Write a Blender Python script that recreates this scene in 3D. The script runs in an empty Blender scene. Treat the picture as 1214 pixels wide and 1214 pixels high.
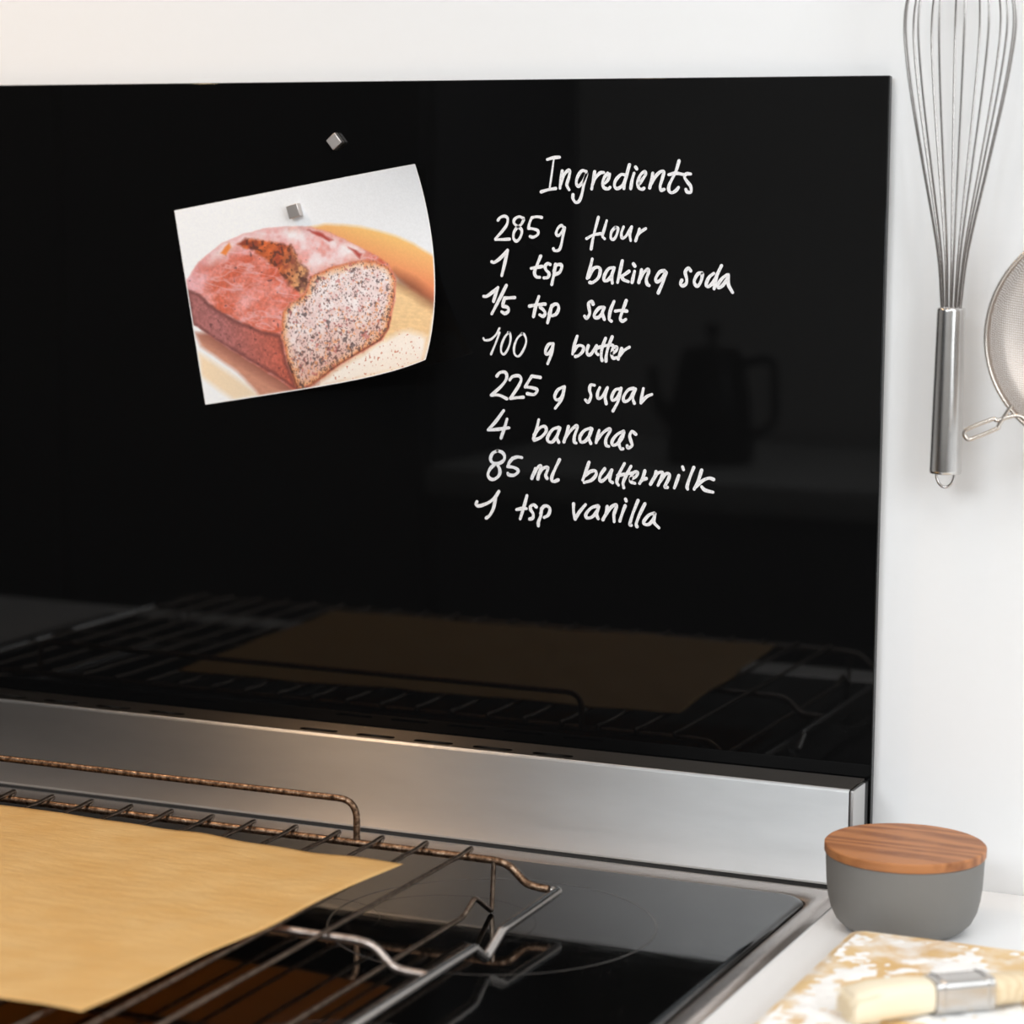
import bpy, bmesh, math, random
import numpy as np
from mathutils import Vector, Matrix

random.seed(4)
SC = bpy.context.scene
COL = SC.collection

# ------------------------------------------------------------------ camera
cam_data = bpy.data.cameras.new('camera')
cam = bpy.data.objects.new('camera', cam_data)
COL.objects.link(cam)
YAW, PITCH, ROLL = .41641, .1295, .00737
CAM = Vector((.39014, -1.40839, .40642))
fw = Vector((-math.sin(YAW)*math.cos(PITCH), math.cos(YAW)*math.cos(PITCH), -math.sin(PITCH)))
rt = fw.cross(Vector((0, 0, 1))).normalized()
up = rt.cross(fw)
r2 = rt*math.cos(ROLL) + up*math.sin(ROLL)
u2 = up*math.cos(ROLL) - rt*math.sin(ROLL)
cam.matrix_world = Matrix(((r2.x, u2.x, -fw.x, CAM.x), (r2.y, u2.y, -fw.y, CAM.y), (r2.z, u2.z, -fw.z, CAM.z), (0, 0, 0, 1)))
cam_data.sensor_width = 36
cam_data.lens = 2974.35/1214*36
cam_data.clip_start = .05
cam_data.dof.use_dof = True
cam_data.dof.focus_distance = 1.50
cam_data.dof.aperture_fstop = 7.0
SC.camera = cam

# ------------------------------------------------------------------ view, world, lights
SC.view_settings.view_transform = 'Standard'
SC.view_settings.look = 'None'
SC.view_settings.gamma = 1
SC.view_settings.use_curve_mapping = False
SC.view_settings.exposure = 0.0

w = bpy.data.worlds.new('world'); SC.world = w; w.use_nodes = True
w.node_tree.nodes['Background'].inputs[0].default_value = (.75, .85, 1, 1)
w.node_tree.nodes['Background'].inputs[1].default_value = .6

def area(name, loc, aim, sx, sy, power, color):
    d = bpy.data.lights.new(name, 'AREA'); d.shape = 'RECTANGLE'; d.size = sx; d.size_y = sy
    d.energy = power; d.color = color
    o = bpy.data.objects.new(name, d); COL.objects.link(o); o.location = loc
    o.rotation_euler = (Vector(aim)-Vector(loc)).to_track_quat('-Z', 'Y').to_euler()
    return o
def spot(name, loc, aim, power, color, size=.02, angle=100, blend=.6):
    d = bpy.data.lights.new(name, 'SPOT'); d.energy = power; d.color = color
    d.shadow_soft_size = size; d.spot_size = math.radians(angle); d.spot_blend = blend
    o = bpy.data.objects.new(name, d); COL.objects.link(o); o.location = loc
    o.rotation_euler = (Vector(aim)-Vector(loc)).to_track_quat('-Z', 'Y').to_euler()
    return o
# daylight through the two windows, an added ceiling fill that brightens the worktop, the two warm lamps of the extractor
area('daylight_front', (-.40, -2.38, 1.31), (-.1, 0, .2), 1.30, .48, 27, (.90, .955, 1))
area('daylight_side', (1.33, -1.0, .75), (.1, -.1, .2), 1.0, .9, 18, (.90, .955, 1))
area('ceiling_fill_light', (.62, -1.25, 1.54), (.5, -1.0, 0), .8, .8, 10, (1, .98, .95))
spot('extractor_lamp_left', (-.80, -.30, .98), (-.52, -.26, .0), 10, (1, .67, .40), .02, 96, .9)
spot('extractor_lamp_right', (-.10, -.30, .98), (.0, -.12, .3), 1.3, (1, .70, .45), .025, 130)

# ------------------------------------------------------------------ helpers
def tag(o, label=None, cat=None, group=None, kind=None):
    if label: o['label'] = label
    if cat: o['category'] = cat
    if group: o['group'] = group
    if kind: o['kind'] = kind
    return o
def thing(name, loc, label, cat, group=None):
    o = bpy.data.objects.new(name, None); o.empty_display_size = .02
    COL.objects.link(o); o.location = loc
    return tag(o, label, cat, group)
def place(o, parent):
    """coordinates of the meshes are world ones; keep them when parented"""
    if parent is not None:
        o.parent = parent
        M = Matrix.Translation(parent.location)
        q = parent.parent
        while q is not None:
            M = Matrix.Translation(q.location) @ M; q = q.parent
        if o.data is not None and not o.get('_local'):
            o.matrix_parent_inverse = M.inverted()
    return o
def link_mesh(name, me, m, parent=None, smooth=True):
    if smooth:
        me.polygons.foreach_set('use_smooth', [True]*len(me.polygons))
    if m is not None:
        me.materials.append(m)
    o = bpy.data.objects.new(name, me); COL.objects.link(o)
    return place(o, parent)
def from_bm(name, bm, m, parent=None, smooth=False, angle=None, flat=0):
    bmesh.ops.recalc_face_normals(bm, faces=bm.faces)
    me = bpy.data.meshes.new(name); bm.to_mesh(me); bm.free()
    o = link_mesh(name, me, m, parent, smooth or angle is not None)
    if angle is not None:
        me.set_sharp_from_angle(angle=math.radians(angle))
        if flat:
            for p in me.polygons:
                if p.area > flat: p.use_smooth = False
    return o
def box_bm(bm, lo, hi, bev=0, seg=2):
    r = bmesh.ops.create_cube(bm, size=1)
    for v in r['verts']:
        v.co = Vector([(lo[i]+hi[i])/2 + v.co[i]*(hi[i]-lo[i]) for i in range(3)])
    if bev:
        es = list({e for v in r['verts'] for e in v.link_edges})
        bmesh.ops.bevel(bm, geom=es, offset=bev, segments=seg, affect='EDGES', profile=.5)
def box(name, lo, hi, m, parent=None, bev=0, seg=2):
    bm = bmesh.new(); box_bm(bm, lo, hi, bev, seg)
    return from_bm(name, bm, m, parent, angle=40, flat=max(1e-9, .3*max(f.calc_area() for f in bm.faces)) if bev else 0)
def catmull(pts, n=6):
    P = [Vector(p) for p in pts]
    if len(P) < 3: return P
    Q = [2*P[0]-P[1]] + P + [2*P[-1]-P[-2]]
    out = []
    for i in range(1, len(Q)-2):
        a, b, c, d = Q[i-1:i+3]
        for k in range(n):
            t = k/n
            out.append(.5*((2*b)+(c-a)*t+(2*a-5*b+4*c-d)*t*t+(3*b-a-3*c+d)*t**3))
    out.append(P[-1]); return out
def fillet(pts, r, n=6):
    """round the corners of a polyline with radius-like distance r"""
    P = [Vector(p) for p in pts]; out = [P[0]]
    for i in range(1, len(P)-1):
        a, b, c = P[i-1:i+2]
        d1 = (a-b); d2 = (c-b); k = min(r, d1.length*.48, d2.length*.48)
        s = b+d1.normalized()*k; e = b+d2.normalized()*k
        for j in range(n+1):
            t = j/n
            out.append(s*(1-t)**2 + b*2*t*(1-t) + e*t*t)
    out.append(P[-1]); return out
def tube_bm(bm, pts, rad, seg=10, caps=True, closed=False):
    P = [Vector(p) for p in pts]
    Q = [P[0]]
    for q in P[1:]:
        if (q-Q[-1]).length > 1e-6: Q.append(q)
    P = Q; n = len(P)
    T = []
    for i in range(n):
        if closed: t = P[(i+1) % n]-P[i-1]
        elif i == 0: t = P[1]-P[0]
        elif i == n-1: t = P[-1]-P[-2]
        else: t = (P[i+1]-P[i]).normalized()+(P[i]-P[i-1]).normalized()
        T.append(t.normalized())
    ref = Vector((0, 0, 1)) if abs(T[0].z) < .9 else Vector((1, 0, 0))
    u = (ref - T[0]*ref.dot(T[0])).normalized()
    rings = []
    for i in range(n):
        u = (u - T[i]*u.dot(T[i])).normalized(); v = T[i].cross(u)
        r = rad[i] if isinstance(rad, (list, tuple)) else rad
        rings.append([bm.verts.new(P[i]+(u*math.cos(a)+v*math.sin(a))*r) for a in [2*math.pi*k/seg for k in range(seg)]])
    m = n if closed else n-1
    for i in range(m):
        A, B = rings[i], rings[(i+1) % n]
        for k in range(seg):
            bm.faces.new((A[k], A[(k+1) % seg], B[(k+1) % seg], B[k]))
    if caps and not closed:
        bm.faces.new(rings[0][::-1]); bm.faces.new(rings[-1])
def tube(name, pts, rad, m, parent=None, seg=10, closed=False):
    bm = bmesh.new(); tube_bm(bm, pts, rad, seg, closed=closed)
    return from_bm(name, bm, m, parent, angle=60)
def lathe(name, prof, centre, m, parent=None, seg=96, ang=35):
    bm = bmesh.new(); rings = []
    for r, z in prof:
        if r < 1e-6: rings.append([bm.verts.new((centre[0], centre[1], centre[2]+z))])
        else: rings.append([bm.verts.new((centre[0]+r*math.cos(2*math.pi*k/seg), centre[1]+r*math.sin(2*math.pi*k/seg), centre[2]+z)) for k in range(seg)])
    for A, B in zip(rings, rings[1:]):
        for k in range(seg):
            k2 = (k+1) % seg
            if len(A) == 1 and len(B) > 1: bm.faces.new((A[0], B[k2], B[k]))
            elif len(B) == 1 and len(A) > 1: bm.faces.new((A[k], A[k2], B[0]))
            elif len(A) > 1: bm.faces.new((A[k], A[k2], B[k2], B[k]))
    return from_bm(name, bm, m, parent, angle=ang)
def rrect(x0, x1, y0, y1, r, n=8):
    out = []
    for cx, cy, a0 in ((x1-r, y1-r, 0), (x0+r, y1-r, 90), (x0+r, y0+r, 180), (x1-r, y0+r, 270)):
        for k in range(n+1):
            a = math.radians(a0+90*k/n); out.append((cx+r*math.cos(a), cy+r*math.sin(a)))
    return out
def flat_shape(name, outline, holes, z0, z1, m, parent, axis='z', bevel=0):
    """a plate of real thickness cut with real holes"""
    cu = bpy.data.curves.new(name, 'CURVE'); cu.dimensions = '2D'; cu.fill_mode = 'BOTH'
    for loop in [outline]+holes:
        s = cu.splines.new('POLY'); s.points.add(len(loop)-1); s.use_cyclic_u = True
        for p, q in zip(s.points, loop): p.co = (q[0], q[1], 0, 1)
    cu.extrude = (z1-z0)/2
    t = bpy.data.objects.new('tmp', cu); COL.objects.link(t)
    me = bpy.data.meshes.new_from_object(t.evaluated_get(bpy.context.evaluated_depsgraph_get()))
    bpy.data.objects.remove(t); bpy.data.curves.remove(cu)
    for v in me.vertices: v.co.z += (z0+z1)/2
    me.name = name; me.materials.clear()
    return link_mesh(name, me, m, parent, smooth=False)

# ------------------------------------------------------------------ materials
def mat(name, color=(.8, .8, .8), rough=.5, metal=0, ior=1.5, **kw):
    m = bpy.data.materials.new(name); m.use_nodes = True
    b = m.node_tree.nodes['Principled BSDF']
    b.inputs['Base Color'].default_value = (*color, 1); b.inputs['Roughness'].default_value = rough
    b.inputs['Metallic'].default_value = metal; b.inputs['IOR'].default_value = ior
    for k, v in kw.items(): b.inputs[k.replace('_', ' ')].default_value = v
    return m
def N(m, t, **kw):
    n = m.node_tree.nodes.new(t)
    for k, v in kw.items():
        if hasattr(n, k): setattr(n, k, v)
        else: n.inputs[k.replace('_', ' ')].default_value = v
    return n
def L(m, a, b): m.node_tree.links.new(a, b)
def coords(m, scale=(1, 1, 1), rot=(0, 0, 0), kind='Object'):
    tc = N(m, 'ShaderNodeTexCoord'); mp = N(m, 'ShaderNodeMapping')
    mp.inputs['Scale'].default_value = scale; mp.inputs['Rotation'].default_value = rot
    L(m, tc.outputs[kind], mp.inputs['Vector']); return mp.outputs['Vector']
def ramp(m, fac, stops):
    r = N(m, 'ShaderNodeValToRGB'); e = r.color_ramp.elements
    while len(e) < len(stops): e.new(.5)
    for k, (p, c) in enumerate(stops):
        e[k].position = p; e[k].color = (*c, 1) if len(c) == 3 else c
    L(m, fac, r.inputs['Fac']); return r.outputs['Color']
def noise(m, vec, scale, detail=4, rough=.55, dist=0):
    n = N(m, 'ShaderNodeTexNoise'); n.inputs['Scale'].default_value = scale
    n.inputs['Detail'].default_value = detail; n.inputs['Roughness'].default_value = rough
    n.inputs['Distortion'].default_value = dist; L(m, vec, n.inputs['Vector']); return n.outputs['Fac']
def bump(m, h, strength, dist=.001):
    b = N(m, 'ShaderNodeBump'); b.inputs['Strength'].default_value = strength; b.inputs['Distance'].default_value = dist
    L(m, h, b.inputs['Height']); L(m, b.outputs['Normal'], m.node_tree.nodes['Principled BSDF'].inputs['Normal'])
def B(m, k): return m.node_tree.nodes['Principled BSDF'].inputs[k]
def setramp(m, fac, stops, key): L(m, ramp(m, fac, stops), B(m, key))
def g(v): return (v, v, v)

M = {}
M['wall'] = mat('wall_paint', (.86, .86, .86), .6)
bump(M['wall'], noise(M['wall'], coords(M['wall']), 260, 3), .08, .0004)
M['worktop'] = mat('white_laminate', (.88, .875, .87), .32)
M['black_glass'] = mat('black_glass', (.0034, .0034, .0035), .015, ior=1.315)
setramp(M['black_glass'], noise(M['black_glass'], coords(M['black_glass']), 6, 5), [(.3, g(.012)), (.75, g(.035))], 'Roughness')
M['glass_edge'] = mat('dark_glass_edge', (.018, .014, .012), .12)
M['ceramic'] = mat('ceramic_glass', (.002, .002, .002), .04, ior=1.62)
m = M['ceramic']; v = coords(m)
stv = coords(m, (1, 6, 1))
f1 = noise(m, stv, 40, 6, .65); setramp(m, f1, [(.35, g(.03)), (.7, g(.10))], 'Roughness')
f2 = noise(m, v, 420, 2, .5); f3 = noise(m, v, 14, 3, .6)
mx = N(m, 'ShaderNodeMath', operation='MULTIPLY')
L(m, ramp(m, f2, [(.66, g(0)), (.76, g(1))]), mx.inputs[0]); L(m, ramp(m, f3, [(.5, g(0)), (.65, g(1))]), mx.inputs[1])
mc = N(m, 'ShaderNodeMix', data_type='RGBA'); mc.inputs['A'].default_value = (.002, .002, .002, 1); mc.inputs['B'].default_value = (.13, .11, .10, 1)
L(m, mx.outputs[0], mc.inputs['Factor']); L(m, mc.outputs['Result'], B(m, 'Base Color'))
M['ring'] = mat('printed_ring', (.05, .047, .045), .25)
M['ring_faint'] = mat('printed_ring_faint', (.012, .011, .01), .1)

def steel(name, col, rough, stretch, tangent=None, scale=30):
    m = mat(name, col, rough, 1)
    if tangent:
        B(m, 'Anisotropic').default_value = 1.0
        c = N(m, 'ShaderNodeCombineXYZ')
        for k in range(3): c.inputs[k].default_value = tangent[k]
        L(m, c.outputs[0], B(m, 'Tangent'))
    v = coords(m, stretch)
    f = noise(m, v, scale, 6, .7)
    setramp(m, f, [(.3, g(rough*.8)), (.7, g(rough*1.25))], 'Roughness')
    f2 = noise(m, coords(m, (2, 8, 8)), 3, 4, .6)
    c = ramp(m, f2, [(.3, tuple(x*.9 for x in col)), (.7, tuple(min(1, x*1.05) for x in col))])
    L(m, c, B(m, 'Base Color'))
    bump(m, f, .12, .0002)
    return m
M['steel'] = steel('brushed_steel', (.74, .73, .72), .42, (3, 300, 300), (0, .04, 1))
M['steel_dark_reflection'] = steel('brushed_steel_top', (.10, .088, .078), .36, (3, 300, 300), (0, 1, 0))  # same steel, the black panel's reflection darkened into its base colour
M['frame_steel'] = steel('hob_frame_steel', (.56, .51, .48), .30, (200, 3, 200))
M['handle_steel'] = steel('handle_steel', (.66, .64, .62), .22, (300, 300, 4))
M['chrome'] = mat('chrome_wire', (.60, .57, .55), .16, 1)
M['rail'] = mat('polished_rail', (.50, .475, .455), .22, 1)
M['sieve_wire'] = mat('sieve_wire', (.70, .64, .58), .25, 1)
M['magnet'] = mat('nickel_magnet', (.60, .55, .52), .42, 1)
M['black_gap'] = mat('black_plastic', (.01, .01, .01), .5)
M['cast'] = mat('die_cast_cap', (.62, .61, .60), .35, 1)
# burnt-on oven rack wire
m = M['rack'] = mat('oven_rack_wire', (.3, .2, .14), .35, 1)
v = coords(m); f = noise(m, v, 330, 5, .7); f2 = noise(m, v, 25, 4, .6)
c1 = ramp(m, f, [(.35, (.035, .02, .012)), (.5, (.22, .13, .08)), (.68, (.52, .37, .26))])
L(m, c1, B(m, 'Base Color'))
setramp(m, f, [(.3, g(.55)), (.7, g(.25))], 'Roughness'); bump(m, f, .5, .0006)
m = M['rack_clean'] = mat('oven_rack_rail', (.42, .38, .35), .36, 1)
v = coords(m); f = noise(m, v, 220, 5, .7)
L(m, ramp(m, f, [(.3, (.26, .19, .15)), (.55, (.50, .43, .39))]), B(m, 'Base Color'))
bump(m, f, .3, .0004)
m = M['rack_dark'] = mat('oven_rack_bar', (.16, .12, .09), .3, 1)
v = coords(m); f = noise(m, v, 250, 5, .7)
L(m, ramp(m, f, [(.3, (.10, .065, .045)), (.65, (.34, .26, .20))]), B(m, 'Base Color'))
bump(m, f, .4, .0004)
# parchment
m = M['parchment'] = mat('parchment_paper', (.70, .43, .17), .55)
v = coords(m); f = noise(m, v, 30, 6, .65); 
L(m, ramp(m, f, [(.3, (.93, .57, .20)), (.7, (1, .68, .29))]), B(m, 'Base Color'))
f = noise(m, coords(m, (8, 26, 8)), 5, 5, .6); bump(m, f, .35, .004)
tr = N(m, 'ShaderNodeBsdfTranslucent'); tr.inputs['Color'].default_value = (.70, .40, .13, 1)
ms = N(m, 'ShaderNodeMixShader'); ms.inputs[0].default_value = .38
L(m, m.node_tree.nodes['Principled BSDF'].outputs[0], ms.inputs[1]); L(m, tr.outputs[0], ms.inputs[2]); L(m, ms.outputs[0], m.node_tree.nodes['Material Output'].inputs['Surface'])
m = M['ink'] = mat('chalk_marker_ink', (.80, .79, .80), .7)
v = coords(m); f = noise(m, v, 900, 3, .6)
L(m, ramp(m, f, [(.25, (.55, .55, .55)), (.5, (.86, .85, .86))]), B(m, 'Base Color'))
M['jar'] = mat('grey_stoneware', (.20, .193, .182), .62)
m = M['jar']; v = coords(m); f = noise(m, v, 40, 5, .6); bump(m, f, .06, .0005)
def wood(name, dark, light, scale, rot=0, rough=.5, ringy=6):
    m = mat(name, light, rough)
    v = coords(m, (scale*.25, scale, scale*.8), (0, 0, rot))
    f = noise(m, v, 6, 6, .6, ringy*.3)
    v2 = coords(m, (scale*.18, scale, scale), (0, 0, rot))
    wv = N(m, 'ShaderNodeTexWave', wave_type='BANDS', bands_direction='Y'); wv.inputs['Scale'].default_value = 3
    wv.inputs['Distortion'].default_value = ringy; wv.inputs['Detail'].default_value = 3; wv.inputs['Detail Scale'].default_value = 1.2
    L(m, v2, wv.inputs['Vector'])
    a = N(m, 'ShaderNodeMath', operation='MULTIPLY_ADD'); L(m, wv.outputs['Fac'], a.inputs[0]); a.inputs[1].default_value = .45; L(m, f, a.inputs[2])
    L(m, ramp(m, a.outputs[0], [(.35, dark), (.62, tuple((x+y)/2 for x, y in zip(dark, light))), (.95, light)]), B(m, 'Base Color'))
    bump(m, f, .08, .0003)
    return m
M['lid'] = wood('acacia_lid', (.24, .080, .028), (.50, .205, .075), 9, .35, .5, 11)
M['board'] = wood('beech_board', (.66, .40, .15), (.80, .57, .29), 8, math.pi/2, .55, 2)
m = M['board']; old = B(m, 'Base Color').links[0].from_socket
dn = noise(m, coords(m), 34, 5, .62); dz = N(m, 'ShaderNodeMix', data_type='RGBA'); dz.inputs['B'].default_value = (.93, .92, .90, 1)
L(m, ramp(m, dn, [(.47, g(0)), (.66, g(.85))]), dz.inputs['Factor']); L(m, old, dz.inputs['A']); L(m, dz.outputs['Result'], B(m, 'Base Color'))
M['brush_wood'] = wood('pale_beech', (.66, .50, .30), (.78, .64, .44), 30, .8)
M['bristle'] = mat('cream_bristle', (.90, .79, .60), .6)
m = M['bristle']; f = noise(m, coords(m, (1, 1, 1)), 500, 4, .7); bump(m, f, .4, .001)
M['flour'] = mat('flour', (.93, .92, .90), .9)
M['print_back'] = mat('photo_paper_back', (.7, .7, .7), .6)
m = M['print'] = mat('photo_paper_print', (1, 1, 1), .45)
at = N(m, 'ShaderNodeVertexColor', layer_name='print'); L(m, at.outputs['Color'], B(m, 'Base Color'))
M['cabinet'] = mat('dark_cabinet_front', (.07, .07, .075), .6)
M['cabinet_grey'] = mat('grey_cabinet_front', (.5, .49, .47), .5)
M['floor'] = mat('floor_tile_grey', (.12, .115, .11), .5)
M['far_wall'] = mat('far_wall_paint', (.64, .62, .60), .7)
M['kettle'] = mat('black_enamel', (.008, .008, .008), .25)
M['white_frame'] = mat('white_window_frame', (.8, .8, .8), .4)
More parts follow.
